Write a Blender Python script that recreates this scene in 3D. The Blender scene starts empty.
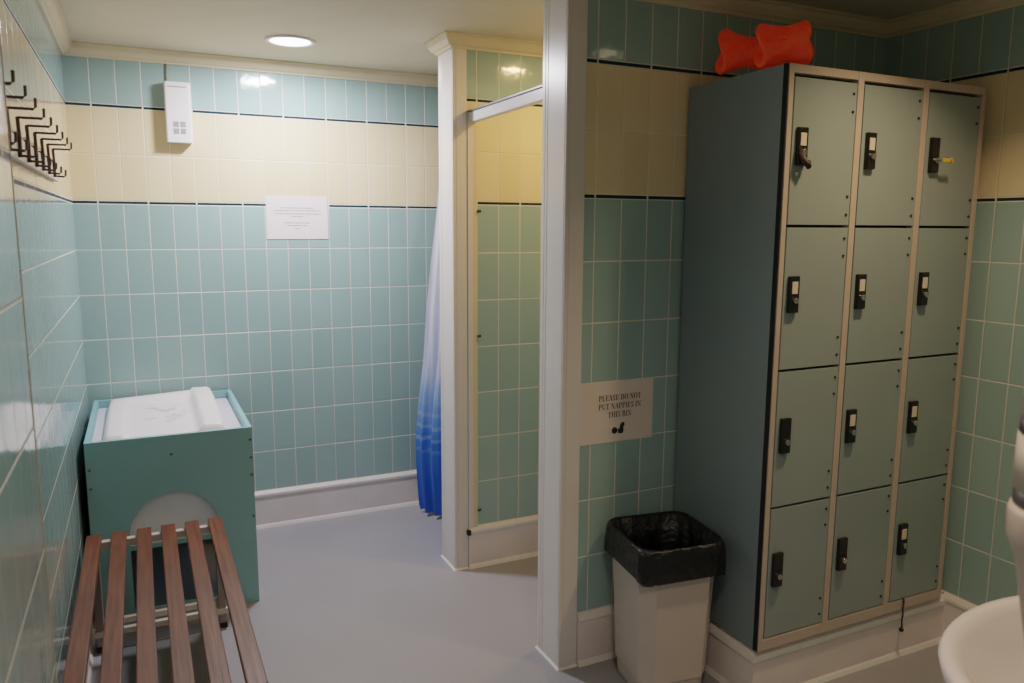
import bpy, bmesh, math, random
from mathutils import Vector, Matrix
random.seed(7)
S = bpy.context.scene
COL = S.collection
PI = math.pi

# ------------------------------------------------------------------ materials
def srgb(r, g, b):
    f = lambda c: (c/255/12.92) if c/255 <= .04045 else ((c/255+.055)/1.055)**2.4
    return (f(r), f(g), f(b), 1)

class NT:
    def __init__(s, name):
        s.m = bpy.data.materials.new(name); s.m.use_nodes = True
        s.t = s.m.node_tree; s.t.nodes.clear()
        s.out = s.t.nodes.new('ShaderNodeOutputMaterial')
        s.b = s.t.nodes.new('ShaderNodeBsdfPrincipled')
        s.t.links.new(s.b.outputs[0], s.out.inputs[0])
    def n(s, typ, **kw):
        n = s.t.nodes.new(typ)
        for k, v in kw.items(): setattr(n, k, v)
        return n
    def link(s, a, b): s.t.links.new(a, b)
    def put(s, v, sock):
        if isinstance(v, bpy.types.NodeSocket): s.link(v, sock)
        else: sock.default_value = v
    def math(s, op, a, b=0.0, c=0.0, clamp=False):
        n = s.n('ShaderNodeMath', operation=op, use_clamp=clamp)
        s.put(a, n.inputs[0]); s.put(b, n.inputs[1]); s.put(c, n.inputs[2])
        return n.outputs[0]
    def mix(s, f, a, b):
        n = s.n('ShaderNodeMix', data_type='RGBA')
        s.put(f, n.inputs[0]); s.put(a, n.inputs[6]); s.put(b, n.inputs[7])
        return n.outputs[2]
    def sel(s, f, a, b):   # f ? b : a
        n = s.n('ShaderNodeMix', data_type='FLOAT')
        s.put(f, n.inputs[0]); s.put(a, n.inputs[2]); s.put(b, n.inputs[3])
        return n.outputs[0]
    def step(s, e0, e1, x):
        n = s.n('ShaderNodeMapRange', interpolation_type='SMOOTHSTEP')
        s.put(x, n.inputs[0]); n.inputs[1].default_value = e0; n.inputs[2].default_value = e1
        return n.outputs[0]
    def noise(s, scale, detail=2, vec=None, dim='3D'):
        n = s.n('ShaderNodeTexNoise', noise_dimensions=dim)
        n.inputs['Scale'].default_value = scale; n.inputs['Detail'].default_value = detail
        if vec is None:
            vec = s.n('ShaderNodeTexCoord').outputs['Object']
        s.link(vec, n.inputs['Vector'])
        return n.outputs['Fac']
    def bump(s, h, dist=1.0, strength=1.0):
        n = s.n('ShaderNodeBump'); n.inputs['Strength'].default_value = strength
        n.inputs['Distance'].default_value = dist
        s.link(h, n.inputs['Height']); s.link(n.outputs[0], s.b.inputs['Normal'])
    def set(s, **kw):
        for k, v in kw.items(): s.put(v, s.b.inputs[k.replace('_', ' ')])

def mat(name, col, rough=.5, metal=0, var=.06, scale=8, bump=0, bscale=60, spec=.5, coat=0, stretch=None):
    t = NT(name)
    vec = None
    if stretch:
        mp = t.n('ShaderNodeMapping'); mp.inputs['Scale'].default_value = stretch
        t.link(t.n('ShaderNodeTexCoord').outputs['Object'], mp.inputs[0]); vec = mp.outputs[0]
    f = t.noise(scale, 4, vec)
    d = tuple(c*(1-var) for c in col[:3])+(1,); l = tuple(min(1, c*(1+var)) for c in col[:3])+(1,)
    t.set(Base_Color=t.mix(t.step(.3, .7, f), d, l), Roughness=rough, Metallic=metal, Specular_IOR_Level=spec)
    if coat: t.set(Coat_Weight=coat, Coat_Roughness=.1)
    if bump: t.bump(t.noise(bscale, 3, vec), bump)
    return t.m

def tile_mat(name, ox, oy, vert=1.0):
    t = NT(name)
    g = t.n('ShaderNodeNewGeometry')
    p = t.n('ShaderNodeSeparateXYZ'); t.link(g.outputs['Position'], p.inputs[0])
    q = t.n('ShaderNodeSeparateXYZ'); t.link(g.outputs['True Normal'], q.inputs[0])
    isx = t.math('GREATER_THAN', t.math('ABSOLUTE', q.outputs[0]), .5)
    u = t.sel(isx, t.math('SUBTRACT', p.outputs[0], ox), t.math('SUBTRACT', p.outputs[1], oy))
    z = p.outputs[2]
    tu = t.math('DIVIDE', u, .1006)
    fu = t.math('FRACT', tu); iu = t.math('FLOOR', tu)
    du = t.math('MULTIPLY', t.math('MINIMUM', fu, t.math('SUBTRACT', 1, fu)), .1006)
    b1 = t.math('GREATER_THAN', z, 1.5985); b2 = t.math('GREATER_THAN', z, 2.0115)
    a = t.sel(b1, t.math('SUBTRACT', 1.592, z), t.math('SUBTRACT', z, 1.606))
    a = t.sel(b2, a, t.math('SUBTRACT', z, 2.018))
    tv = t.math('DIVIDE', a, .2); fv = t.math('FRACT', tv)
    iv = t.math('ADD', t.math('FLOOR', tv), t.math('MULTIPLY', t.math('ADD', b1, b2), 17))
    dv = t.math('MULTIPLY', t.math('MINIMUM', fv, t.math('SUBTRACT', 1, fv)), .2)
    gu = t.math('MULTIPLY', t.math('SUBTRACT', 1, t.step(.0014, .0030, du)), vert)
    gv = t.math('SUBTRACT', 1, t.step(.0016, .0034, dv))
    grout = t.math('MAXIMUM', gu, gv)
    # navy pencil strips, broken every second tile
    n1 = t.math('LESS_THAN', t.math('ABSOLUTE', t.math('SUBTRACT', z, 1.5985)), .0052)
    n2 = t.math('LESS_THAN', t.math('ABSOLUTE', t.math('SUBTRACT', z, 2.0115)), .0052)
    f2 = t.math('FRACT', t.math('DIVIDE', tu, 2))
    d2 = t.math('MULTIPLY', t.math('MINIMUM', f2, t.math('SUBTRACT', 1, f2)), .2012)
    navy = t.math('MULTIPLY', t.math('ADD', n1, n2, clamp=True), t.math('GREATER_THAN', d2, .0035))
    cv = t.n('ShaderNodeCombineXYZ'); t.link(iu, cv.inputs[0]); t.link(iv, cv.inputs[1]); t.link(isx, cv.inputs[2])
    wn = t.n('ShaderNodeTexWhiteNoise', noise_dimensions='3D'); t.link(cv.outputs[0], wn.inputs['Vector'])
    r = wn.outputs['Value']
    rc = t.n('ShaderNodeSeparateColor'); t.link(wn.outputs['Color'], rc.inputs[0])
    cream = t.math('MULTIPLY', b1, t.math('SUBTRACT', 1, b2))
    teal = t.mix(r, srgb(149, 177, 176), srgb(156, 184, 182))
    crm = t.mix(r, srgb(226, 207, 168), srgb(233, 215, 178))
    c = t.mix(cream, teal, crm)
    gc = t.mix(cream, srgb(222, 220, 212), srgb(240, 228, 206))
    c = t.mix(grout, c, gc)
    c = t.mix(navy, c, srgb(34, 56, 64))
    ng = t.math('MULTIPLY', grout, t.math('SUBTRACT', 1, navy))
    rough = t.sel(ng, .10, .65)
    h = t.math('MULTIPLY', ng, -.0012)
    tilt = t.math('MULTIPLY', t.math('MULTIPLY', t.math('SUBTRACT', rc.outputs[0], .5), fu), .0011)
    tilt2 = t.math('MULTIPLY', t.math('MULTIPLY', t.math('SUBTRACT', rc.outputs[1], .5), fv), .0016)
    wav = t.math('MULTIPLY', t.noise(14, 2, g.outputs['Position']), .0012)
    h = t.math('ADD', t.math('ADD', h, wav), t.math('ADD', tilt, tilt2))
    t.set(Base_Color=c, Roughness=t.sel(navy, rough, .5), Specular_IOR_Level=t.sel(navy, .5, .06))
    t.bump(h)
    return t.m

M = {}
M['tile_back'] = tile_mat('tile_back', .0965-.1006*2, 0.02)
M['tile_left'] = tile_mat('tile_left', 0, .02, .22)
M['tile_far'] = tile_mat('tile_far', 1.5301, 0.02)
M['tile_near'] = tile_mat('tile_near', 1.5689, 0.02)
M['tile_right'] = tile_mat('tile_right', 0, -2.2212)
M['grout'] = mat('grout_edge', srgb(190, 165, 130), .7)
def floor_mat():
    t = NT('vinyl_floor')
    f = t.noise(420, 2); g = t.noise(3, 3)
    c = t.mix(t.step(.35, .65, f), srgb(141, 140, 147), srgb(159, 157, 161))
    c = t.mix(t.math('MULTIPLY', t.step(.3, .8, g), .25), c, srgb(134, 130, 132))
    t.set(Base_Color=c, Roughness=.42, Specular_IOR_Level=.4)
    t.bump(t.noise(300, 2), .0004)
    return t.m
M['floor'] = floor_mat()
M['skirt'] = mat('skirting_vinyl', srgb(232, 220, 218), .35, var=.03)
M['bead'] = mat('sealant_bead', srgb(240, 235, 228), .5, var=.02)
M['ceiling'] = mat('ceiling_paint', srgb(214, 206, 184), .7, var=.02, bump=.0004, bscale=90)
M['cornice'] = mat('cornice_paint', srgb(222, 208, 178), .5, var=.02)
M['pvc'] = mat('white_pvc', srgb(226, 219, 216), .28, var=.015)
M['alu'] = mat('white_coated_rail', srgb(228, 226, 228), .3, var=.02)
M['alu_dark'] = mat('grey_rail_lip', srgb(120, 120, 122), .35, metal=.6)
M['cream_post'] = mat('cream_shower_channel', srgb(224, 206, 172), .35, var=.02)
M['lk_body'] = mat('locker_carcass_paint', srgb(124, 140, 146), .4, var=.04, scale=3)
M['lk_frame'] = mat('locker_frame_paint', srgb(192, 174, 162), .4, var=.03)
M['lk_door'] = mat('locker_door_laminate', srgb(142, 154, 153), .38, var=.025, scale=4)
M['black'] = mat('black_plastic', srgb(20, 20, 21), .35, var=.1)
M['dark'] = mat('dark_gap', srgb(14, 15, 16), .8)
M['plate'] = mat('number_plate_plastic', srgb(222, 205, 184), .4, var=.02)
M['steel'] = mat('steel', srgb(190, 188, 184), .25, metal=1, var=.03)
M['rivet'] = mat('dark_rivet', srgb(52, 56, 54), .4, metal=.5)
M['strap'] = mat('brown_strap', srgb(66, 52, 48), .6)
M['yellow'] = mat('yellow_plastic', srgb(222, 178, 30), .4)
def orange_mat():
    t = NT('orange_inflatable_vinyl')
    f = t.noise(26, 3)
    t.set(Base_Color=t.mix(t.step(.3, .7, f), srgb(255, 66, 22), srgb(255, 96, 44)), Roughness=.3,
          Specular_IOR_Level=.5, Subsurface_Weight=.25, Subsurface_Scale=.02)
    t.set(Emission_Color=srgb(255, 60, 20), Emission_Strength=.04)  # slight glow added to brighten the vinyl, imitating fluorescence
    t.b.inputs['Subsurface Radius'].default_value = (1, .3, .1)
    t.bump(t.noise(40, 3), .004)
    return t.m
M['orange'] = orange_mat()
def wood_mat():
    t = NT('stained_hardwood')
    mp = t.n('ShaderNodeMapping'); mp.inputs['Scale'].default_value = (30, 1.6, 30)
    g = t.n('ShaderNodeNewGeometry'); t.link(g.outputs['Position'], mp.inputs[0])
    f = t.noise(3.2, 5, mp.outputs[0]); b = t.noise(2.5, 2, g.outputs['Position'])
    c = t.mix(t.step(.3, .7, f), srgb(84, 48, 32), srgb(116, 70, 48))
    c = t.mix(t.math('MULTIPLY', t.step(.35, .75, b), .4), c, srgb(88, 46, 30))
    t.set(Base_Color=c, Roughness=.38)
    t.bump(f, .0008)
    return t.m
M['wood'] = wood_mat()
M['benchmetal'] = mat('bench_painted_steel', srgb(198, 186, 176), .4, var=.05)
M['benchleg'] = mat('bench_grey_leg', srgb(136, 126, 120), .45, var=.05)
M['rubber'] = mat('black_rubber', srgb(16, 16, 17), .7)
M['mat_grey'] = mat('dark_ribbed_mat', srgb(88, 92, 92), .7, bump=.002, bscale=200)
M['mat_edge'] = mat('mat_pale_edge', srgb(190, 182, 180), .5)
M['teal_panel'] = mat('teal_painted_board', srgb(134, 182, 188), .42, var=.03, scale=3)
M['tray_white'] = mat('tray_pale_laminate', srgb(206, 206, 216), .4, var=.02)
M['inner_grey'] = mat('pale_grey_board', srgb(226, 232, 238), .5, var=.02)
M['screw'] = mat('screw_cap', srgb(96, 120, 112), .4, metal=.3)
def pad_mat():
    t = NT('white_padded_vinyl')
    tc = t.n('ShaderNodeTexCoord').outputs['Object']
    s = t.n('ShaderNodeSeparateXYZ'); t.link(tc, s.inputs[0])
    # faint printed scribble in the middle of the mat
    ex = t.math('DIVIDE', t.math('SUBTRACT', s.outputs[0], .0), .11); ey = t.math('DIVIDE', t.math('SUBTRACT', s.outputs[1], .02), .20)
    r = t.math('SQRT', t.math('ADD', t.math('MULTIPLY', ex, ex), t.math('MULTIPLY', ey, ey)))
    inside = t.math('SUBTRACT', 1, t.step(.6, 1.0, r))
    nz = t.noise(22, 3)
    ln = t.math('MULTIPLY', t.step(.5, .62, nz), inside)
    t.set(Base_Color=t.mix(t.math('MULTIPLY', ln, .42), srgb(236, 230, 232), srgb(150, 158, 152)), Roughness=.38)
    t.bump(t.noise(12, 3), .004)
    return t.m
M['pad'] = pad_mat()
M['paper'] = mat('paper', srgb(238, 228, 230), .5, var=.015)
M['paper_warm'] = mat('paper_laminated', srgb(228, 212, 204), .4, var=.02)
M['ink'] = mat('black_ink', srgb(40, 34, 30), .6)
M['ink_pale'] = mat('grey_print', srgb(176, 166, 168), .6)
M['white_plastic'] = mat('white_plastic', srgb(238, 232, 234), .35, var=.01)
M['grey_vent'] = mat('grey_vent', srgb(150, 148, 148), .5)
M['cable'] = mat('cable_grey', srgb(120, 116, 104), .5)
M['hook'] = mat('dark_hook_metal', srgb(96, 76, 66), .35, metal=.5)
M['board'] = mat('cream_board', srgb(214, 200, 180), .45, var=.03)
def bin_mat():
    return mat('bin_plastic', srgb(196, 184, 176), .35, var=.02)
M['bin'] = bin_mat()
def liner():
    t = NT('black_bag_plastic')
    t.set(Base_Color=srgb(12, 12, 13), Roughness=.3, Specular_IOR_Level=.5)
    t.bump(t.noise(28, 5), .014)
    return t.m
M['liner'] = liner()
M['tube'] = mat('dull_beige_plastic', srgb(196, 176, 160), .45, var=.02)
M['ceramic'] = mat('white_ceramic', srgb(226, 214, 210), .12, var=.01)
M['band'] = mat('dark_band', srgb(74, 70, 66), .4)
def curtain_mat():
    t = NT('blue_gradient_curtain')
    g = t.n('ShaderNodeNewGeometry'); p = t.n('ShaderNodeSeparateXYZ'); t.link(g.outputs['Position'], p.inputs[0])
    z = p.outputs[2]
    wob = t.math('MULTIPLY', t.math('SUBTRACT', t.noise(7, 2, g.outputs['Position']), .5), .22)
    zz = t.math('ADD', z, wob)
    cr = t.n('ShaderNodeValToRGB'); el = cr.color_ramp.elements
    el[0].position = 0; el[0].color = srgb(36, 104, 206)
    el[1].position = 1; el[1].color = srgb(226, 226, 240)
    for pos, c in [(.13, (42, 110, 216)), (.25, (66, 132, 224)), (.38, (136, 176, 234)), (.52, (208, 214, 238)), (.66, (222, 222, 240))]:
        e = el.new(pos); e.color = srgb(*c)
    t.link(t.math('DIVIDE', zz, 1.6), cr.inputs[0])
    # paler wave bands low on the curtain
    w = t.math('SINE', t.math('MULTIPLY', t.math('ADD', z, t.math('MULTIPLY', wob, .25)), 95))
    zone = t.math('MULTIPLY', t.step(.33, .38, z), t.math('SUBTRACT', 1, t.step(.58, .64, z)))
    band = t.math('MULTIPLY', t.math('MULTIPLY', t.step(.35, .75, w), zone), .34)
    c = t.mix(band, cr.outputs[0], srgb(190, 210, 240))
    t.set(Base_Color=c, Roughness=.4, Sheen_Weight=.2)
    tr = t.n('ShaderNodeBsdfTranslucent'); t.link(c, tr.inputs[0])
    mx = t.n('ShaderNodeMixShader'); mx.inputs[0].default_value = .25
    t.link(t.b.outputs[0], mx.inputs[1]); t.link(tr.outputs[0], mx.inputs[2]); t.link(mx.outputs[0], t.out.inputs[0])
    return t.m
M['curtain'] = curtain_mat()
def emit(name, col, st):
    t = NT(name); t.set(Base_Color=(1, 1, 1, 1), Emission_Color=col, Emission_Strength=st); return t.m

# ------------------------------------------------------------------ mesh helpers
def link(name, bm, m, parent=None, smooth=False, bevel=0, kind=None, loc=None, subsurf=0, rot=None):
    bmesh.ops.recalc_face_normals(bm, faces=bm.faces[:])
    me = bpy.data.meshes.new(name); bm.to_mesh(me); bm.free()
    ms = m if isinstance(m, (list, tuple)) else [m]
    for x in ms: me.materials.append(x)
    o = bpy.data.objects.new(name, me); COL.objects.link(o)
    if smooth:
        for p in me.polygons: p.use_smooth = True
    if bevel:
        b = o.modifiers.new('bevel', 'BEVEL'); b.width = bevel; b.segments = 2; b.limit_method = 'ANGLE'; b.angle_limit = .6
    if subsurf:
        s = o.modifiers.new('sub', 'SUBSURF'); s.levels = subsurf; s.render_levels = subsurf
    if parent: o.parent = parent
    if loc: o.location = loc
    if rot: o.rotation_euler = rot
    if kind: o['kind'] = kind
    return o
def thing(name, label, cat, loc=(0, 0, 0), rz=0, group=None):
    o = bpy.data.objects.new(name, None); COL.objects.link(o)
    o.location = loc; o.rotation_euler = (0, 0, rz); o.empty_display_size = .1
    return tag(o, label, cat, group)
def tag(o, label, cat, group=None):
    o['label'] = label; o['category'] = cat
    if group: o['group'] = group
    return o
def box(bm, x0, x1, y0, y1, z0, z1, mi=0):
    v = [bm.verts.new((x, y, z)) for x in (x0, x1) for y in (y0, y1) for z in (z0, z1)]
    fs = [bm.faces.new([v[i] for i in q]) for q in ((0, 1, 3, 2), (4, 6, 7, 5), (0, 4, 5, 1), (2, 3, 7, 6), (0, 2, 6, 4), (1, 5, 7, 3))]
    for f in fs: f.material_index = mi
    return v
def B(*a, bm=None):
    bm = bm or bmesh.new(); box(bm, *a); return bm
def tube(bm, pts, r, seg=10, cap=True):
    pts = [Vector(p) for p in pts]; rings = []
    for i, p in enumerate(pts):
        d = (pts[min(i+1, len(pts)-1)]-pts[max(i-1, 0)]).normalized()
        a = Vector((0, 0, 1)) if abs(d.z) < .9 else Vector((1, 0, 0))
        s = d.cross(a).normalized(); t = s.cross(d)
        rr = r[i] if isinstance(r, (list, tuple)) else r
        rings.append([bm.verts.new(p+rr*(math.cos(k*2*PI/seg)*s+math.sin(k*2*PI/seg)*t)) for k in range(seg)])
    for a, b in zip(rings, rings[1:]):
        for k in range(seg): bm.faces.new((a[k], a[(k+1) % seg], b[(k+1) % seg], b[k]))
    if cap: bm.faces.new(rings[0]); bm.faces.new(rings[-1])
def lathe(bm, prof, c=(0, 0, 0), seg=40, sx=1, sy=1, cap0=False, cap1=False, mis=None):
    rings = []
    for r, z in prof:
        rings.append([bm.verts.new((c[0]+sx*r*math.cos(2*PI*k/seg), c[1]+sy*r*math.sin(2*PI*k/seg), c[2]+z)) for k in range(seg)])
    for i, (a, b) in enumerate(zip(rings, rings[1:])):
        for k in range(seg):
            f = bm.faces.new((a[k], a[(k+1) % seg], b[(k+1) % seg], b[k]))
            if mis: f.material_index = mis[i]
    if cap0: bm.faces.new(rings[0])
    if cap1: bm.faces.new(rings[-1])
def ico(bm, c, r, sub=2, s=(1, 1, 1)):
    bmesh.ops.create_icosphere(bm, subdivisions=sub, radius=r, matrix=Matrix.Translation(c) @ Matrix.Diagonal((*s, 1)))
def disc(bm, c, r, h, axis='z', seg=20, taper=1.0):
    # short cylinder centred on c
    rot = {'z': Matrix.Identity(4), 'y': Matrix.Rotation(PI/2, 4, 'X'), 'x': Matrix.Rotation(PI/2, 4, 'Y')}[axis]
    bmesh.ops.create_cone(bm, cap_ends=True, segments=seg, radius1=r, radius2=r*taper, depth=h, matrix=Matrix.Translation(c) @ rot)

# ------------------------------------------------------------------ the setting
XR = 2.832; ZC = 2.26
Y1F, Y1B = -.868, -.709; Y2F, Y2B = -1.742, -1.589
X1, X2 = 1.4225, 1.458
NX, NY = .0846, -2.518          # the near stretch of left wall stands proud
RY, RX = -3.52, .95             # wall behind the basin, ending at the doorway
YE = -5.0
LX0, LX1, LYF = 1.915, 2.774, -2.195   # lockers
H = ZC+.02
def struct(name, bm, m, bevel=0, smooth=False): return link(name, bm, m, kind='structure', bevel=bevel, smooth=smooth)
struct('floor', B(-.1, XR+.1, YE-.1, .1, -.1, 0), M['floor'])
struct('ceiling', B(-.1, XR+.1, YE-.1, .1, ZC, ZC+.1), M['ceiling'])
struct('wall_back', B(-.1, XR+.1, 0, .1, 0, ZC), M['tile_back'])
struct('wall_left', B(-.1, 0, NY, 0, 0, ZC), M['tile_left'])
bm = B(-.1, NX, YE, NY-.004, 0, ZC); box(bm, -.1, NX+.0008, NY-.0045, NY, 0, ZC, 1)
struct('wall_left_near', bm, [M['tile_left'], M['grout']])
struct('wall_right', B(XR, XR+.1, YE, 0, 0, ZC), M['tile_right'])
struct('wall_partition_far', B(X1+.012, XR, Y1F, Y1B, 0, ZC), M['tile_far'])
struct('wall_partition_near', B(X2+.012, XR, Y2F, Y2B, 0, ZC), M['tile_near'])
struct('wall_rear', B(RX, XR, YE, RY, 0, ZC), M['tile_near'])
struct('wall_doorway', B(-.1, XR+.1, YE-.1, YE, 0, ZC), M['tile_near'])
# white plastic caps wrapping the ends of both partitions
def endcap(name, x0, xs, yf, yb):
    bm = bmesh.new()
    box(bm, x0, x0+.014, yf-.004, yb+.004, 0, ZC)
    box(bm, x0+.014, xs, yf-.004, yf+.003, 0, ZC)
    box(bm, x0+.014, xs, yb-.003, yb+.004, 0, ZC)
    w = yb-yf
    for y in (yf+.006, yb-.016, yb-.034):
        box(bm, x0-.0012, x0+.004, y-.003, y+.005, 0, ZC-.05)
    struct(name, bm, M['pvc'], bevel=.0025)
endcap('trim_1', X1, 1.4848, Y1F, Y1B)
endcap('trim_2', X2, 1.528, Y2F, Y2B)

# skirting and cornice: profiles swept along a wall line with mitred ends
def sweep(name, pts, prof, m, closed=False, mis=None):
    """pts in plan with the room on the left of the walking direction; prof = (offset into room, z)"""
    bm = bmesh.new(); n = len(pts); rings = []
    P = [Vector((p[0], p[1])) for p in pts]
    for i in range(n):
        d0 = (P[i]-P[i-1]).normalized() if i > 0 else (P[1]-P[0]).normalized()
        d1 = (P[i+1]-P[i]).normalized() if i < n-1 else d0
        n0 = Vector((-d0.y, d0.x)); n1 = Vector((-d1.y, d1.x))
        mv = (n0+n1)/(1+n0.dot(n1))
        rings.append([bm.verts.new((P[i].x+mv.x*o, P[i].y+mv.y*o, z)) for o, z in prof])
    k = len(prof)
    for a, b in zip(rings, rings[1:]):
        for j in range(k):
            f = bm.faces.new((a[j], a[(j+1) % k], b[(j+1) % k], b[j]))
            if mis: f.material_index = mis[j]
    bm.faces.new(rings[0]); bm.faces.new(rings[-1])
    return struct(name, bm, m)
SK = [(0, 0), (.019, 0), (.016, .012), (.011, .02), (.011, .158), (.016, .166), (.016, .176), (.004, .19), (0, .19)]
SKM = [1, 1, 0, 0, 1, 1, 0, 0, 0]
SKP = [(0, 0), (.019, 0), (.016, .012), (.011, .02), (.011, .140), (.018, .148), (.018, .166), (.004, .182), (0, .182)]
SK2 = [(0, 0), (.006, 0), (.004, .005), (.0015, .008), (0, .008)]
CO = [(0, ZC-.053), (.008, ZC-.053), (.010, ZC-.046), (.022, ZC-.040), (.034, ZC-.024), (.038, ZC-.010), (.046, ZC-.008), (.046, ZC), (0, ZC)]
both = [M['skirt'], M['bead']]
def path(*p): return list(p)[::-1]   # given clockwise from above; reversed so the room lies on the left
rev = path
sweep('baseboard_left', rev((0, NY), (0, -.0001)), SK, both, mis=SKM)
sweep('baseboard_back', rev((0, 0), (XR, 0)), SK, both, mis=SKM)
sweep('baseboard_far_cubicle', rev((XR, Y1B), (1.476, Y1B)), SK, both, mis=SKM)
sweep('baseboard_partition_far', rev((1.4855, Y1F), (XR, Y1F)), SK, both, mis=SKM)
sweep('baseboard_near_cubicle', rev((XR, Y2B), (1.53, Y2B)), SK, both, mis=SKM)
sweep('baseboard_partition_near', rev((1.53, Y2F), (LX0+.0, Y2F)), SK, both, mis=SKM)
sweep('baseboard_right', rev((XR, LYF+.025), (XR, RY)), SK, both, mis=SKM)
sweep('trim_sealant_far', rev((X1+.06, Y1B+.003), (X1-.0, Y1B+.003), (X1, Y1F-.004), (1.4848, Y1F-.004)), SK2, M['bead'])
sweep('trim_sealant_near', rev((X2+.06, Y2B+.003), (X2, Y2B+.003), (X2, Y2F-.004), (1.528, Y2F-.004)), SK2, M['bead'])
# coved plinth the lockers stand on
bm = B(LX0+.016, XR, LYF+.030, Y2F, 0, .19)
struct('trim_locker_plinth', bm, M['skirt'])
sweep('baseboard_plinth', rev((LX0+.016, Y2F-.011), (LX0+.016, LYF+.030), (XR-.011, LYF+.030)), SKP, both, mis=SKM)
# cornice
sweep('trim_cornice_left', rev((NX, YE), (NX, NY), (0, NY), (0, 0), (XR, 0), (XR, Y1B), (X1, Y1B), (X1, Y1F), (XR, Y1F), (XR, Y2B), (X2, Y2B), (X2, Y2F), (XR, Y2F), (XR, RY), (RX, RY), (RX, YE)), CO, M['cornice'])

# ------------------------------------------------------------------ recessed downlights
def downlight(x, y, label, col, st, r=.088):
    t = thing('ceiling_downlight', label, 'light', (x, y, ZC), 0, 'recessed ceiling downlights')
    bm = bmesh.new(); lathe(bm, [(r, 0), (r+.014, -.001), (r+.014, -.005), (r+.004, -.009), (r-.006, -.005), (r-.006, 0)], seg=48)
    link('trim_ring', bm, M['white_plastic'], t, smooth=True)
    bm = bmesh.new(); lathe(bm, [(.001, -.007), (r*.6, -.0065), (r-.006, -.004)], seg=48)
    link('lens', bm, emit('lamp_lens', col, st), t, smooth=True)
def lamp(name, x, y, col, w, size=.16, z=None, spread=PI):
    l = bpy.data.lights.new(name, 'AREA'); l.shape = 'DISK'; l.size = size; l.energy = w; l.color = col; l.spread = spread
    o = bpy.data.objects.new(name, l); COL.objects.link(o); o.location = (x, y, z or ZC-.013)
    return o
CA = (.97, .93, 1.0); CB = (1.0, .70, .40)
downlight(.863, -.464, 'round white ceiling downlight glowing above the changing corner', (1, .97, 1, 1), 9)
downlight(1.94, -1.36, 'warm ceiling downlight over the near shower cubicle', (1, .8, .5, 1), 6, r=.06)
downlight(2.18, -2.64, 'warm ceiling downlight in front of the lockers', (1, .8, .5, 1), 6, r=.06)
downlight(.80, -3.30, 'added warm fill light just inside the entrance, out of view', (1, .86, .66, 1), 3, r=.16)  # unseen fixture added to carry the fill light
lamp('lamp_changing', .863, -.464, CA, 25)
lamp('lamp_cubicle', 1.94, -1.36, (1, .60, .24), 7, size=.1)
lamp('lamp_lockers', 2.18, -2.64, CB, 5.2, size=.1, spread=2.1)
lamp('fill_entrance', .80, -3.30, (1, .80, .64), 5, size=.3, spread=2.2)  # fill added to lift the bench, table front and locker side

# ------------------------------------------------------------------ lockers
LZ0, LZ1 = .19, 1.958
t = thing('locker_bank', 'tall grey-green bank of twelve lockers with pale frame standing against the right corner', 'locker', (LX0, LYF, LZ0))
W = LX1-LX0; HH = LZ1-LZ0; D = Y2F-.012-LYF
bm = bmesh.new()
box(bm, 0, .016, .02, D, 0, HH); box(bm, W-.016, W, .02, D, 0, HH)
box(bm, .016, W-.016, .02, D, HH-.016, HH); box(bm, .016, W-.016, .02, D, 0, .016); box(bm, .016, W-.016, D-.012, D, .016, HH-.016)
link('carcass', bm, M['lk_body'], t, bevel=.0015)
link('gap_shade_sheet', B(.016, W-.016, .03, .04, .016, HH-.016), M['dark'], t)  # dark sheet behind the doors, standing in for shade in the gaps
link('edge_strip', B(-.0012, .0025, .004, .020, 0, HH), M['dark'], t)
fw = .024
cols = [0, W/3, 2*W/3, W]
bm = bmesh.new()
xs = [(.003, .003+fw*.75), (cols[1]-fw/2, cols[1]+fw/2), (cols[2]-fw/2, cols[2]+fw/2), (W-fw*.8, W)]
for a, b in xs: box(bm, a, b, 0, .028, 0, HH)
for (a, b), (c, d) in zip(xs, xs[1:]):
    box(bm, b, c, 0.001, .028, HH-.024, HH); box(bm, b, c, .001, .028, 0, .036)
link('frame', bm, M['lk_frame'], t, bevel=.0012)
rows = 4; dz0 = .036; dz1 = HH-.024; rh = (dz1-dz0)/rows
variant = {(0, 3): 'strap', (1, 3): 'plain', (2, 3): 'key', (0, 2): 'plain', (1, 2): 'plain', (2, 2): 'plain', (0, 1): 'bare', (1, 1): 'plain', (2, 1): 'plain', (0, 0): 'bare', (1, 0): 'bare', (2, 0): 'plain'}
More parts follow.
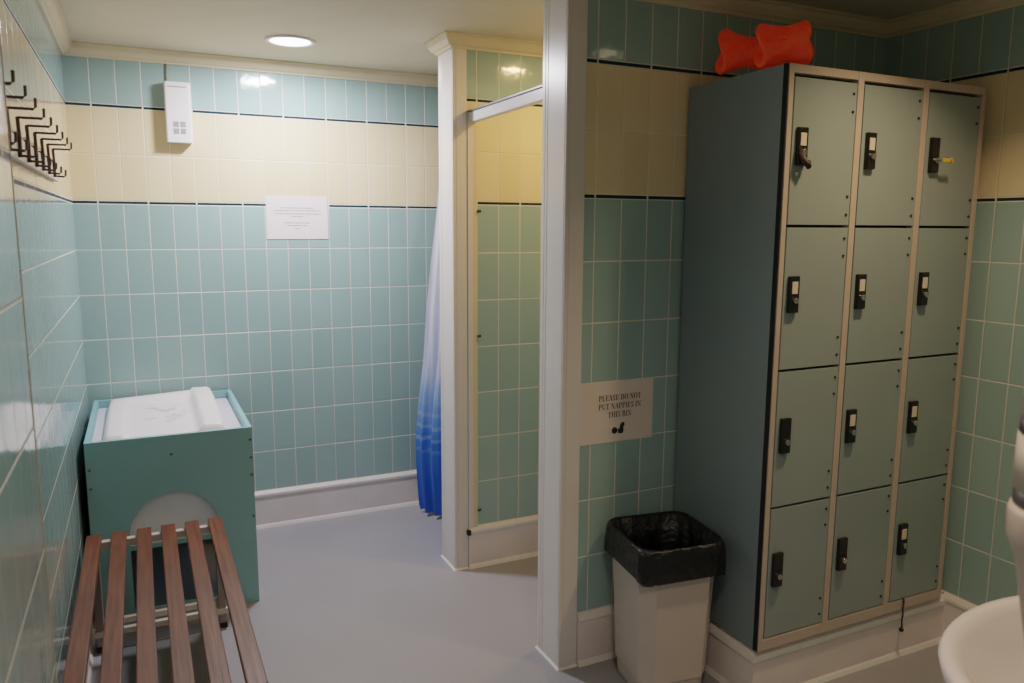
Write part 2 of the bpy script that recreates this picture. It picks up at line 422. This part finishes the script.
for c in range(3):
    x0 = xs[c][1]+.0065; x1 = xs[c+1][0]-.0015
    for r in range(rows):
        z0 = dz0+r*rh+.004; z1 = dz0+(r+1)*rh-.004
        if r == rows-1: z1 -= .006
        d = link('door', B(x0, x1, .002, .018, z0, z1), M['lk_door'], t, bevel=.001)
        # lock on the left edge of the door, its number plate and keyway
        lx = x0+.032; lz = z0+(z1-z0)*.535; hw, hh = .0185, .054
        v = variant[(c, r)]
        bm = bmesh.new()
        box(bm, lx-hw, lx+hw, -.010, .002, lz-hh, lz+hh)
        box(bm, lx-hw, lx+hw*.8, -.014, -.010, lz-hh*.98, lz-hh*.05)
        lk = link('lock', bm, M['black'], d, bevel=.002)
        if v in ('plain', 'strap'):
            link('number_plate', B(lx-.012, lx+.010, -.012, -.009, lz+.002, lz+.038), M['plate'], lk, bevel=.001)
        bm = bmesh.new(); disc(bm, (lx-.003, -.017, lz-.017), .0092, .012, 'y')
        link('keyway', bm, M['steel'], lk, bevel=.0015)
        if v == 'strap':
            bm = bmesh.new(); tube(bm, [(lx-.010, -.012, lz-.018), (lx-.008, -.026, lz-.042), (lx+.006, -.028, lz-.056), (lx+.013, -.018, lz-.044)], .009, 10)
            link('strap', bm, M['strap'], lk, smooth=True)
        for k, fz in enumerate((.075, .205, .80, .925)):
            bm = bmesh.new(); disc(bm, (x1-.014, .0005, z0+(z1-z0)*fz), .0048, .004, 'y', 12, .7)
            link('rivet', bm, M['rivet'], d, bevel=.0005)
LT = t
kx = LX0+xs[2][1]+.0065+.034; kz = LZ0+dz0+3*rh+.004+(rh-.014)*.535-.018
t = thing('locker_key', 'yellow key sticking out of the top right locker door lock', 'key', (kx, LYF-.023, kz))
bm = bmesh.new(); box(bm, -.002, .002, -.014, 0, -.005, .003)
link('blade', bm, M['steel'], t)
bm = bmesh.new(); box(bm, -.003, .034, -.020, -.013, -.0055, .0055)
disc(bm, (.034, -.0165, 0), .008, .007, 'y', 16)
link('key_head', bm, M['yellow'], t, bevel=.0015)
# bead chain below the right column
bm = bmesh.new()
n = 12
for i in range(n):
    zz = -.009*i
    ico(bm, (.0015*math.sin(i*1.3), 0, zz), .0042, 1)
    if i < n-1: tube(bm, [(.0015*math.sin(i*1.3), 0, zz), (.0015*math.sin((i+1)*1.3), 0, zz-.009)], .0018, 6)
ico(bm, (0, 0, -.009*n-.003), .0085, 2); tube(bm, [(0, 0, 0), (0, .003, .004), (0, .0045, .004)], .002, 6)
o = link('bead_chain', bm, M['black'], None, smooth=True, loc=(2.571, LYF-.004, .228))
tag(o, 'dark bead chain dangling below the bottom right locker door', 'chain')

# ------------------------------------------------------------------ orange swim armbands
def armband(name, label, loc, rot, L, re, rm, squash):
    bm = bmesh.new(); seg = 40; nz = 24
    prof = []
    for i in range(nz+1):                       # outer skin, waisted in the middle
        s = i/nz; x = (s-.5)*L
        w = rm+(re-rm)*abs(2*s-1)**1.5
        edge = min(1, (min(s, 1-s)*nz/2.2)); w -= .014*(1-edge)**2
        prof.append((x, w))
    prof += [(L*.46, re*.5), (L*.25, rm*.5), (0, rm*.45), (-L*.25, rm*.5), (-L*.46, re*.5)]
    rings = []
    for x, r in prof:
        ring = []
        for k in range(seg):
            a = 2*PI*k/seg
            rr = r*(1+.05*math.cos(4*a+.5)*abs(2*x/L)+.02*math.sin(9*a+x*60))
            ring.append(bm.verts.new((x+.012*math.sin(2*a)*abs(2*x/L), rr*math.cos(a)*squash, rr*math.sin(a))))
        rings.append(ring)
    m = len(rings)
    for i in range(m):
        a, b = rings[i], rings[(i+1) % m]
        for k in range(seg): bm.faces.new((a[k], a[(k+1) % seg], b[(k+1) % seg], b[k]))
    t = thing(name, label, 'armband', loc, 0, 'orange armbands on the lockers')
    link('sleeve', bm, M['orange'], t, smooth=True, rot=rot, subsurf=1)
    bm = bmesh.new(); tube(bm, [(0, -rm*squash*.95, .012), (.002, -rm*squash-.010, .016)], [.007, .006], 12)
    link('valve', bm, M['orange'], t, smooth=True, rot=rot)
    return t
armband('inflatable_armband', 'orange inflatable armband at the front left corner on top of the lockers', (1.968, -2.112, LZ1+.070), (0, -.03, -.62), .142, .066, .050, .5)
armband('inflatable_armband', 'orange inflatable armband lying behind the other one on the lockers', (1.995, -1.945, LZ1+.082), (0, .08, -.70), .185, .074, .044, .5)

# ------------------------------------------------------------------ waste bin with black liner
def rrect(w, d, r, n=5):
    pts = []
    for cx, cy, a0 in ((w/2-r, d/2-r, 0), (-w/2+r, d/2-r, 90), (-w/2+r, -d/2+r, 180), (w/2-r, -d/2+r, 270)):
        for i in range(n+1):
            a = math.radians(a0+90*i/n); pts.append((cx+r*math.cos(a), cy+r*math.sin(a)))
    return pts
def chamf(w, d, c):
    return [(w/2, -d/2+c), (w/2, d/2-c), (w/2-c, d/2), (-w/2+c, d/2), (-w/2, d/2-c), (-w/2, -d/2+c), (-w/2+c, -d/2), (w/2-c, -d/2)]
def loft(bm, secs, cap0=True, cap1=False, mis=None):
    rings = [[bm.verts.new((x+ox, y+oy, z)) for x, y in pts] for pts, z, ox, oy in secs]
    for i, (a, b) in enumerate(zip(rings, rings[1:])):
        k = len(a)
        for j in range(k):
            f = bm.faces.new((a[j], a[(j+1) % k], b[(j+1) % k], b[j]))
            if mis: f.material_index = mis[i]
    if cap0: bm.faces.new(rings[0])
    if cap1: bm.faces.new(rings[-1])
BINR = math.radians(-8); BL = (1.738, -1.935, 0)
BH = .515
bm = bmesh.new()
secs = []
for z, w, ins in [(0, .222, 0), (.012, .230, 0), (.06, .236, 0), (.066, .246, 0), (.30, .264, 0), (BH-.03, .280, 0), (BH-.025, .286, 0), (BH, .287, 0), (BH, .279, 0), (BH-.06, .272, 0), (.05, .232, 0), (.02, .22, 0)]:
    secs.append((chamf(w, w, w*.16), z, 0, 0))
loft(bm, secs, True, True)
t = thing('waste_bin', 'white square plastic waste bin on the floor beside the lockers', 'bin', BL, BINR)
link('bin_body', bm, M['bin'], t, bevel=.004)
# liner: skirt folded over the rim and slack inside
bm = bmesh.new()
def wav(pts, amp, ph, f=9):
    out = []
    n = len(pts)
    for i, (x, y) in enumerate(pts):
        r = math.hypot(x, y); k = 1+amp*math.sin(f*2*PI*i/n+ph)/r
        out.append((x*k, y*k))
    return out
rr = lambda w, r=.05: rrect(w, w, r, 10)
secs = [(wav(rr(.292), .004, 0, 7), BH-.105, 0, 0), (wav(rr(.308), .006, .5, 7), BH-.098, 0, 0), (wav(rr(.308), .005, 2, 9), BH-.06, 0, 0), (wav(rr(.306), .004, 1, 11), BH-.02, 0, 0),
        (rr(.302), BH+.004, 0, 0), (rr(.292), BH+.012, 0, 0), (rr(.272, .07), BH+.006, 0, 0), (wav(rr(.246, .08), .005, 0, 11), BH-.06, 0, 0), (wav(rr(.215, .07), .010, 2, 9), BH-.16, 0, 0),
        (wav(rr(.175, .04), .012, 1, 8), BH-.30, 0, 0), (wav(rr(.10, .03), .01, 0, 7), BH-.40, 0, 0)]
loft(bm, secs, False, True)
for v in bm.verts:
    if v.co.z < BH-.08 and max(abs(v.co.x), abs(v.co.y)) > .143: v.co.z += .014*math.sin(5*math.atan2(v.co.y, v.co.x)+1)
o = link('bin_liner', bm, M['liner'], None, smooth=True, loc=BL, rot=(0, 0, BINR))
tag(o, 'black plastic bag folded over the rim of the white bin', 'bin bag')

# ------------------------------------------------------------------ notices
GL = {  # serif capitals on a unit-high body: rectangles (x0, x1, z0, z1), bars (xa, za, xb, zb, thickness), bows (cx, cz, rx, rz, a0, a1, thick, thin); then width
 'P': ([(.08, .24, 0, 1), (0, .32, 0, .05), (0, .24, .95, 1), (.24, .38, .95, 1), (.24, .38, .44, .49)], [], [(.36, .72, .26, .28, -90, 90, .17, .05)], .64),
 'L': ([(.08, .24, 0, 1), (0, .32, .95, 1), (0, .56, 0, .05), (.52, .57, 0, .26)], [], [], .60),
 'E': ([(.08, .24, 0, 1), (0, .58, .95, 1), (0, .60, 0, .05), (.54, .58, .74, 1), (.56, .60, 0, .26), (.24, .44, .49, .54), (.40, .44, .38, .66)], [], [], .64),
 'A': ([(-.02, .20, 0, .05), (.44, .74, 0, .05), (.18, .50, .30, .35)], [(.08, .03, .34, 1, .05), (.34, 1, .58, .03, .17)], [], .74),
 'S': ([(.44, .49, .70, 1), (.02, .07, 0, .30)], [(.10, .66, .44, .32, .16)], [(.27, .73, .20, .27, 20, 215, .14, .06), (.26, .27, .23, .27, -160, 35, .14, .06)], .56),
 'D': ([(.08, .24, 0, 1), (0, .36, .95, 1), (0, .36, 0, .05)], [], [(.34, .5, .36, .5, -90, 90, .18, .05)], .74),
 'O': ([], [], [(.37, .5, .37, .52, 0, 360, .18, .05)], .78),
 'N': ([(.10, .15, 0, 1), (.60, .65, 0, 1), (0, .24, 0, .05), (0, .22, .95, 1), (.50, .75, .95, 1)], [(.14, .97, .62, .03, .17)], [], .76),
 'T': ([(.24, .40, 0, 1), (.14, .50, 0, .05), (0, .64, .95, 1), (0, .05, .72, 1), (.59, .64, .72, 1)], [], [], .67),
 'U': ([(.08, .24, .3, 1), (.58, .63, .3, 1), (0, .32, .95, 1), (.48, .73, .95, 1)], [], [(.355, .32, .275, .33, 180, 360, .14, .06)], .75),
 'I': ([(.08, .24, 0, 1), (0, .32, .95, 1), (0, .32, 0, .05)], [], [], .36),
 'H': ([(.08, .24, 0, 1), (.54, .70, 0, 1), (0, .32, .95, 1), (0, .32, 0, .05), (.46, .78, .95, 1), (.46, .78, 0, .05), (.24, .54, .48, .53)], [], [], .80),
 'B': ([(.08, .24, 0, 1), (0, .38, .95, 1), (0, .38, 0, .05), (.24, .40, .50, .55)], [], [(.36, .76, .22, .24, -90, 90, .16, .05), (.37, .26, .27, .26, -90, 90, .17, .05)], .68)}
def wall_text(lines):     # lines: (string, cap height, centre x, base z); text stands in the xz plane, facing -y
    bm = bmesh.new(); y = -.0022
    def q(pts): bm.faces.new([bm.verts.new((a, y, b)) for a, b in pts])
    for st, h, cx, z in lines:
        wd = sum((GL[c][3]+.05 if c != ' ' else .30) for c in st); x = cx-wd*h/2
        for c in st:
            if c == ' ': x += .30*h; continue
            rects, bars, bows, w = GL[c]
            X = lambda u: x+u*h
            Z = lambda u: z+u*h
            for a, b_, c0, d in rects: q([(X(a), Z(c0)), (X(b_), Z(c0)), (X(b_), Z(d)), (X(a), Z(d))])
            for xa, za, xb, zb, th in bars: q([(X(xa-th/2), Z(za)), (X(xa+th/2), Z(za)), (X(xb+th/2), Z(zb)), (X(xb-th/2), Z(zb))])
            for bx, bz, rx, rz, a0, a1, tk, tn in bows:
                n = 16; o = []; i_ = []
                for k in range(n+1):
                    an = math.radians(a0+(a1-a0)*k/n); cc, ss = math.cos(an), math.sin(an)
                    o.append((X(bx+rx*cc), Z(bz+rz*ss))); i_.append((X(bx+(rx-tk)*cc), Z(bz+(rz-tn)*ss)))
                for k in range(n): q([o[k], o[k+1], i_[k+1], i_[k]])
            x += (w+.05)*h
    return bm
t = thing('paper_notice', 'warm white landscape notice about nappies on tiles above the bin', 'notice', (1.671, Y2F, .886))
link('sheet', B(-.146, .146, -.0016, 0, -.104, .104), M['paper_warm'], t)
link('lettering', wall_text([('PLEASE DO NOT', .0195, .012, .040), ('PUT NAPPIES IN', .0195, .012, .011), ('THIS BIN', .0195, .012, -.018)]), M['ink'], t)
bm = bmesh.new()     # small dark picture below the words: a low mass and a taller one to its right
def poly(bm, pts, y=-.0023): bm.faces.new([bm.verts.new((x, y, z)) for x, z in pts])
poly(bm, [(-.020, -.062), (-.012, -.052), (-.002, -.055), (.004, -.062), (.002, -.072), (-.008, -.076), (-.016, -.074)])
poly(bm, [(.004, -.062), (.012, -.058), (.014, -.046), (.022, -.038), (.030, -.040), (.032, -.048), (.027, -.054), (.028, -.070), (.024, -.077), (.008, -.077)])
link('picture', bm, M['ink'], t)
t = thing('paper_notice', 'white landscape paper notice with pale grey print on the far tiles', 'notice', (.951, 0, 1.539))
link('sheet', B(-.146, .146, -.0025, 0, -.102, .102), M['paper'], t)
for z, w in [(.047, .16), (.034, .225), (.019, .225), (.006, .055), (-.024, .13), (-.037, .10), (-.052, .03)]:
    bm = bmesh.new(); x = -w/2; up = []; dn = []
    while x < w/2:                                # one ragged grey line, too small to read
        up.append((x, z+random.uniform(.0012, .0030))); dn.append((x, z-random.uniform(.0012, .0026))); x += .006
    poly(bm, up+dn[::-1], -.0030)
    link('printed_line', bm, M['ink_pale'], t)

# ------------------------------------------------------------------ white dispenser on the far wall
t = thing('air_freshener', 'white upright box dispenser mounted high on the far tiled wall', 'dispenser', (.440, 0, 1.865))
bm = bmesh.new()
loft(bm, [(rrect(.107, .052, .008, 4), 0, 0, -.0285), (rrect(.107, .052, .008, 4), .255, 0, -.0285), (rrect(.103, .046, .008, 4), .263, 0, -.0265)], True, True)
link('housing', bm, M['white_plastic'], t, bevel=.003)
for i in (0, 1):
    for j in (0, 1):
        x = -.012+.029*i; z = .050+.030*j
        bm = bmesh.new()
        for k in range(4): box(bm, x-.011, x+.011, -.0565, -.0535, z-.0115+.0062*k, z-.0078+.0062*k)
        link('vent', bm, M['grey_vent'], t)
link('top_slot', B(-.040, .036, -.0555, -.0535, .238, .2425), M['grey_vent'], t)
bm = bmesh.new(); tube(bm, [(-.040, -.006, .262), (-.040, -.005, .30), (-.039, -.005, .344)], .0035, 8)
link('cable', bm, M['cable'], t, smooth=True)

# ------------------------------------------------------------------ shower frame of the near cubicle
t = thing('shower_enclosure', 'white header rail on a cream upright channel framing the near shower cubicle', 'shower frame', (1.485, Y1F, .165))
link('upright_channel', B(0, .046, -.007, .0, 0, 1.795), M['cream_post'], t, bevel=.003, )
bm = bmesh.new(); box(bm, .0005, .024, -.0090, -.0065, 0, 1.797)
link('channel_lip', bm, M['pvc'], t, bevel=.002)
link('header_rail', B(.008, .038, -.712, -.007, 1.757, 1.797), M['alu'], t, bevel=.002)
link('rail_lip', B(.002, .040, -.714, -.002, 1.7972, 1.805), M['alu_dark'], t, bevel=.001)
bm = bmesh.new(); box(bm, -.010, .006, -.026, -.008, -.006, .016)
link('bottom_stop', bm, M['rubber'], t, bevel=.002)
for z in (.10, .875, 1.40):
    bm = bmesh.new(); disc(bm, (.050, -.012, z), .006, .014, 'x', 12)
    link('hinge_pin', bm, M['rivet'], t)

# ------------------------------------------------------------------ curtain of the far cubicle
prof = [(2.0, 1.66), (1.608, 1.621), (1.508, 1.609), (1.332, 1.586), (1.078, 1.556), (.82, 1.537), (.613, 1.507), (.402, 1.488), (.24, 1.491), (.06, 1.503), (.02, 1.512)]
def XL(z):
    for (za, xa), (zb, xb) in zip(prof, prof[1:]):
        if zb <= z <= za: return xa+(xb-xa)*(za-z)/(za-zb)
    return prof[-1][1]
bm = bmesh.new(); NU, NZ = 90, 60; grid = []
for j in range(NZ+1):
    z = 1.975-(1.975-.022)*j/NZ; row = []
    flare = .35+.65*j/NZ
    for i in range(NU+1):
        s = i/NU
        x0 = XL(z)-.004; x = x0+(1.72-x0)*s**.8
        y = -.15-.47*s
        fold = math.sin(s*2*PI*7.5+.6*math.sin(z*3))*.026*flare
        fold2 = math.sin(s*2*PI*17+z*4)*.006
        dx, dy = .86, .5
        row.append(bm.verts.new((x+dx*(fold+fold2)*(1 if s > .03 else .3), y+dy*(fold+fold2), z)))
    grid.append(row)
for a, b in zip(grid, grid[1:]):
    for i in range(NU): bm.faces.new((a[i], a[i+1], b[i+1], b[i]))
o = link('shower_curtain', bm, M['curtain'], None, smooth=True)
tag(o, 'blue and white shower curtain hanging from behind the far partition', 'curtain')
bm = bmesh.new(); tube(bm, [(1.70, Y1B-.0, 2.0), (1.70, -.002, 2.0)], .012, 14)
o = link('curtain_rail', bm, M['steel'], None, smooth=True)
tag(o, 'metal rail holding the blue shower curtain in the far cubicle', 'rail')

# ------------------------------------------------------------------ baby changing table
TX, TY, TW, TD, TH = .026, -.796, .578, .770, .722
t = thing('changing_table', 'teal painted box changing table with an arched opening, in the far corner', 'changing table', (TX, TY, 0))
def arch_panel(w, h, cx, r, zc, zb, th):
    """panel in the xz plane with an arched hole"""
    bm = bmesh.new()
    hole = [(cx-r, zb)]+[(cx-r*math.cos(PI*i/24), zc+r*math.sin(PI*i/24)) for i in range(25)]+[(cx+r, zb)]
    ext = [(0, zb)]
    for x, z in hole[1:-1]:
        dx, dz = x-cx, z-zc
        k = min([((-cx)/dx if dx < -1e-6 else 1e9), ((w-cx)/dx if dx > 1e-6 else 1e9), ((h-zc)/dz if dz > 1e-6 else 1e9)])
        ext.append((cx+dx*k, zc+dz*k))
    ext.append((w, zb))
    polys = []
    for i in range(len(hole)-1):
        a, b, c, d = hole[i], hole[i+1], ext[i+1], ext[i]
        if abs(c[0]-d[0]) > 1e-5 and abs(c[1]-d[1]) > 1e-5:      # passes a corner
            co = (0 if c[0] < w/2 else w, h); polys.append([a, b, c, co, d])
        else: polys.append([a, b, c, d])
    polys.append([(0, 0), (0, zb), (cx-r, zb), (cx+r, zb), (w, zb), (w, 0)])
    for y in (0, th):
        for p in polys: bm.faces.new([bm.verts.new((x, y, z)) for x, z in p])
    ring = hole
    for i in range(len(ring)):
        a, b = ring[i], ring[(i+1) % len(ring)]
        bm.faces.new([bm.verts.new(v) for v in ((a[0], 0, a[1]), (b[0], 0, b[1]), (b[0], th, b[1]), (a[0], th, a[1]))])
    out = [(0, 0), (w, 0), (w, h), (0, h)]
    for i in range(4):
        a, b = out[i], out[(i+1) % 4]
        bm.faces.new([bm.verts.new(v) for v in ((a[0], 0, a[1]), (b[0], 0, b[1]), (b[0], th, b[1]), (a[0], th, a[1]))])
    bmesh.ops.remove_doubles(bm, verts=bm.verts[:], dist=1e-5)
    return bm
TT = .018
link('front_panel', arch_panel(TW, TH, .285, .158, .345, .05, TT), M['teal_panel'], t)
bm = arch_panel(TD-TT, TH, .37, .20, .30, .05, TT)
bm.transform(Matrix.Translation((TW, TT, 0)) @ Matrix.Rotation(PI/2, 4, 'Z'))
link('side_panel', bm, M['teal_panel'], t)
link('side_panel', B(0, TT, TT, TD, 0, TH), M['teal_panel'], t)
link('back_panel', B(TT, TW-TT, TD-TT, TD, 0, TH), M['teal_panel'], t)
link('inner_lining', B(TT, TW-TT, TD-TT-.006, TD-TT, .02, TH-.06), M['inner_grey'], t)
link('tray', B(TT, TW-TT, TT, TD-TT-.006, TH-.045, TH-.033), M['tray_white'], t)
link('shelf', B(TT, TW-TT, TT+.002, TD-TT-.006, .285, .303), M['teal_panel'], t)
link('inner_board', B(TT, TW-TT, TT+.010, TT+.022, .303, TH-.05), M['inner_grey'], t)
for x, z in [(.285, .648), (.570, .672), (.570, .60), (.570, .53), (.570, .36), (.012, .62), (.012, .55), (.012, .36)]:
    bm = bmesh.new(); disc(bm, (x, -.001, z), .006, .004, 'y', 14, .8)
    link('screw', bm, M['screw'], t)
# padded mat in the tray
bm = bmesh.new(); NXm, NYm = 36, 44; mw, md = .44, .72; top = []; bot = []
def zmat(x, y):
    u = x/mw+.5; v = y/md+.5
    sm = lambda a, b, q: (lambda k: k*k*(3-2*k))(max(0, min(1, (q-a)/(b-a))))
    right = sm(.76, .80, u)*(.026+.016*v); left = (1-sm(.16, .20, u))*.010; back = sm(.84, .88, v)*(.010+.026*u)
    edge = (1-abs(2*u-1)**40)*(1-abs(2*v-1)**44)
    return .008+(.022+max(right, left, back)+.003*math.sin(9*y+5*x))*edge
for i in range(NXm+1):
    x = (i/NXm-.5)*mw; rt = []; rb = []
    for j in range(NYm+1):
        y = (j/NYm-.5)*md
        sx = 1-.03*(abs(2*y/md)**6)
        rt.append(bm.verts.new((x*sx, y, zmat(x, y)))); rb.append(bm.verts.new((x*sx, y, 0)))
    top.append(rt); bot.append(rb)
for i in range(NXm):
    for j in range(NYm):
        bm.faces.new((top[i][j], top[i+1][j], top[i+1][j+1], top[i][j+1]))
        bm.faces.new((bot[i][j], bot[i][j+1], bot[i+1][j+1], bot[i+1][j]))
for j in range(NYm):
    for i in (0, NXm): bm.faces.new((top[i][j], top[i][j+1], bot[i][j+1], bot[i][j]))
for i in range(NXm):
    for j in (0, NYm): bm.faces.new((top[i][j], bot[i][j], bot[i+1][j], top[i+1][j]))
o = link('changing_mat', bm, M['pad'], None, smooth=True, loc=(.300, -.41, TH-.0325))
tag(o, 'white padded baby changing mat lying in the top of the teal table', 'changing mat')

# ------------------------------------------------------------------ slatted bench
BY0, BY1 = -.940, -2.115
t = thing('slatted_bench', 'brown wooden slatted bench on pale metal legs along the left wall', 'bench', (.24, (BY0+BY1)/2, 0))
ox, oy = -.236, -(BY0+BY1)/2
def b(x0, x1, y0, y1, z0, z1): return B(x0+ox, x1+ox, y0+oy, y1+oy, z0, z1)
for i in range(6):
    x = .043+.0788*i
    link('slat', b(x-.0235, x+.0235, BY1, BY0, .408, .430), M['wood'], t, bevel=.003)
for y in (BY0-.016, BY1+.016):
    link('cross_rail', b(.022, .462, y-.013, y+.013, .382, .408), M['benchmetal'], t, bevel=.002)
for x in (.032, .448):
    link('side_rail', b(x-.010, x+.010, BY1+.03, BY0-.03, .378, .4075), M['benchleg'], t, bevel=.002)
for x in (.040, .447):
    for y in (BY0+.016, BY1-.016):
        yy = y-.016 if y > -1.5 else y+.016
        l = link('leg', b(x-.013, x+.013, yy-.022, yy+.022, .02, .382), M['benchleg'], t, bevel=.002)
        link('rubber_foot', b(x-.016, x+.016, yy-.025, yy+.025, 0, .0205), M['rubber'], l, bevel=.003)
for y in (BY0-.016, BY0+.010, BY1+.016):
    link('stretcher', b(.021, .468, y-.010, y+.010, .056 if y < BY0 else .082, .078 if y < BY0 else .104), M['benchmetal'], t, bevel=.002)
t = thing('floor_mat', 'dark grey floor mat with pale edging lying under the slatted bench', 'mat', (.235, -1.5, 0))
link('mat_pad', B(-.13, .15, -.53, .53, 0, .010), M['mat_grey'], t, bevel=.003)
bm = bmesh.new(); box(bm, -.165, -.1305, -.54, .54, 0, .008); box(bm, .1505, .165, -.54, .54, 0, .008); box(bm, -.1305, .1505, .5305, .54, 0, .008); box(bm, -.1305, .1505, -.54, -.5305, 0, .008)
link('edging', bm, M['mat_edge'], t, bevel=.002)

# ------------------------------------------------------------------ coat hooks on the left wall
t = thing('coat_hook_rack', 'row of dark metal double coat hooks on a cream board, left wall', 'coat rack', (0, -1.7, 1.645))
link('board', B(0, .014, -.72, .90, 0, .055), M['board'], t, bevel=.003)
for i in range(10):
    y = -.98-.163*i+1.7
    bm = bmesh.new()
    tube(bm, [(.018, y, .006), (.019, y, .05), (.018, y, .095)], .0042, 8)
    tube(bm, [(.018, y, .094), (.066, y, .094), (.070, y, .098), (.0705, y, .113)], .0030, 8)
    tube(bm, [(.018, y, .010), (.044, y, .008), (.048, y, .012), (.049, y, .026)], .0030, 8)
    ico(bm, (.0705, y, .114), .0038, 1); ico(bm, (.049, y, .027), .0038, 1)
    box(bm, .0005, .018, y-.003, y+.003, .040, .060)
    link('hook', bm, M['hook'], t, smooth=False)

# ------------------------------------------------------------------ basin and tube dispenser by the doorway
BX, BYc, BZ = 1.625, -3.30, .82
t = thing('wash_basin', 'white rounded ceramic wash basin in the bottom right corner', 'basin', (BX, BYc, 0))
def dshape(w, f, bk, n=48):
    pts = []
    for i in range(n):
        a = 2*PI*i/n; c, s = math.cos(a), math.sin(a)
        e = 2.0 if s > 0 else 5.0
        x = w*math.copysign(abs(c)**(2/e), c); y = (f if s > 0 else bk)*math.copysign(abs(s)**(2/e), s)
        pts.append((x, y))
    return pts
bm = bmesh.new()
bk = abs(RY-BYc)-.001
loft(bm, [(dshape(.10, .08, bk), BZ-.24, 0, 0), (dshape(.20, .16, bk), BZ-.19, 0, 0), (dshape(.290, .222, bk), BZ-.10, 0, 0), (dshape(.318, .240, bk), BZ-.03, 0, 0), (dshape(.324, .245, bk), BZ-.008, 0, 0), (dshape(.318, .239, bk-.002), BZ, 0, 0),
          (dshape(.300, .222, bk-.05), BZ-.001, 0, 0), (dshape(.286, .208, bk-.065), BZ-.012, 0, 0), (dshape(.26, .185, bk-.08), BZ-.06, 0, 0), (dshape(.17, .13, bk-.11), BZ-.125, 0, 0), (dshape(.05, .04, .04), BZ-.145, 0, 0)], True, True)
link('bowl', bm, M['ceramic'], t, smooth=True)
bm = bmesh.new(); loft(bm, [(rrect(.19, .17, .07, 8), 0, 0, -.11), (rrect(.15, .14, .06, 8), .08, 0, -.11), (rrect(.15, .14, .06, 8), .50, 0, -.11), (rrect(.19, .17, .07, 8), BZ-.20, 0, -.11)], True, True)
link('pedestal', bm, M['ceramic'], t, smooth=True)
for s in (-1, 1):
    bm = bmesh.new(); tube(bm, [(s*.12, -.185, BZ-.005), (s*.12, -.185, BZ+.05), (s*.12, -.17, BZ+.07), (s*.12, -.10, BZ+.062), (s*.12, -.095, BZ+.045)], .011, 12)
    disc(bm, (s*.12, -.185, BZ+.085), .018, .03, 'z', 16, .8)
    link('tap', bm, M['steel'], t, smooth=True)
t = thing('tube_dispenser', 'pale tubular dispenser with two dark bands at the right edge above the basin', 'dispenser', (1.118, -3.452, .96))
R0 = .061
prof2 = [(.012, 0), (.022, .004), (.026, .04), (.034, .09), (R0-.009, .19), (R0-.003, .206), (R0+.001, .216), (R0+.002, .243), (R0, .251), (R0-.004, .2515), (R0-.004, .269), (R0, .2695), (R0-.001, .328), (R0-.005, .3285), (R0-.005, .346), (R0-.002, .3465), (R0-.003, .40), (R0-.012, .44), (R0-.035, .462), (.001, .468)]
mis = [0]*(len(prof2)-1)
bm = bmesh.new(); lathe(bm, prof2, seg=36, mis=mis, cap0=True)
link('tube', bm, M['tube'], t, smooth=True)
for z in (.2515, .3285):
    bm = bmesh.new(); lathe(bm, [(R0-.004, z), (R0-.0015, z+.001), (R0-.0015, z+.0165), (R0-.004, z+.0175)], seg=36)
    link('dark_band', bm, M['band'], t, smooth=True)
link('wall_bracket', B(-.02, .02, -.068, -.052, .24, .36), M['white_plastic'], t, bevel=.003)

# ------------------------------------------------------------------ world and camera
w = bpy.data.worlds.new('room_ambient'); S.world = w; w.use_nodes = True
w.node_tree.nodes['Background'].inputs[0].default_value = (1, .85, .7, 1); w.node_tree.nodes['Background'].inputs[1].default_value = .05
cd = bpy.data.cameras.new('camera'); cam = bpy.data.objects.new('camera', cd); COL.objects.link(cam)
f, yaw, pitch, roll = 775.8804, .4457, .1468, .005
sy, cy, sp, cp = math.sin(yaw), math.cos(yaw), math.sin(pitch), math.cos(pitch)
F = Vector((sy*cp, cy*cp, -sp)); R = Vector((cy, -sy, 0)); U = R.cross(F)
R2 = math.cos(roll)*R+math.sin(roll)*U; U2 = -math.sin(roll)*R+math.cos(roll)*U
m = Matrix((R2, U2, -F)).transposed().to_4x4(); m.translation = Vector((.2484, -3.8968, 1.5012))
cam.matrix_world = m
cd.sensor_width = 36; cd.lens = f/1024*36; cd.clip_start = .01
cd.dof.use_dof = True; cd.dof.focus_distance = 2.9; cd.dof.aperture_fstop = 5.6
S.camera = cam
S.view_settings.view_transform = 'Filmic'; S.view_settings.look = 'Medium Contrast'
S.view_settings.exposure = .08
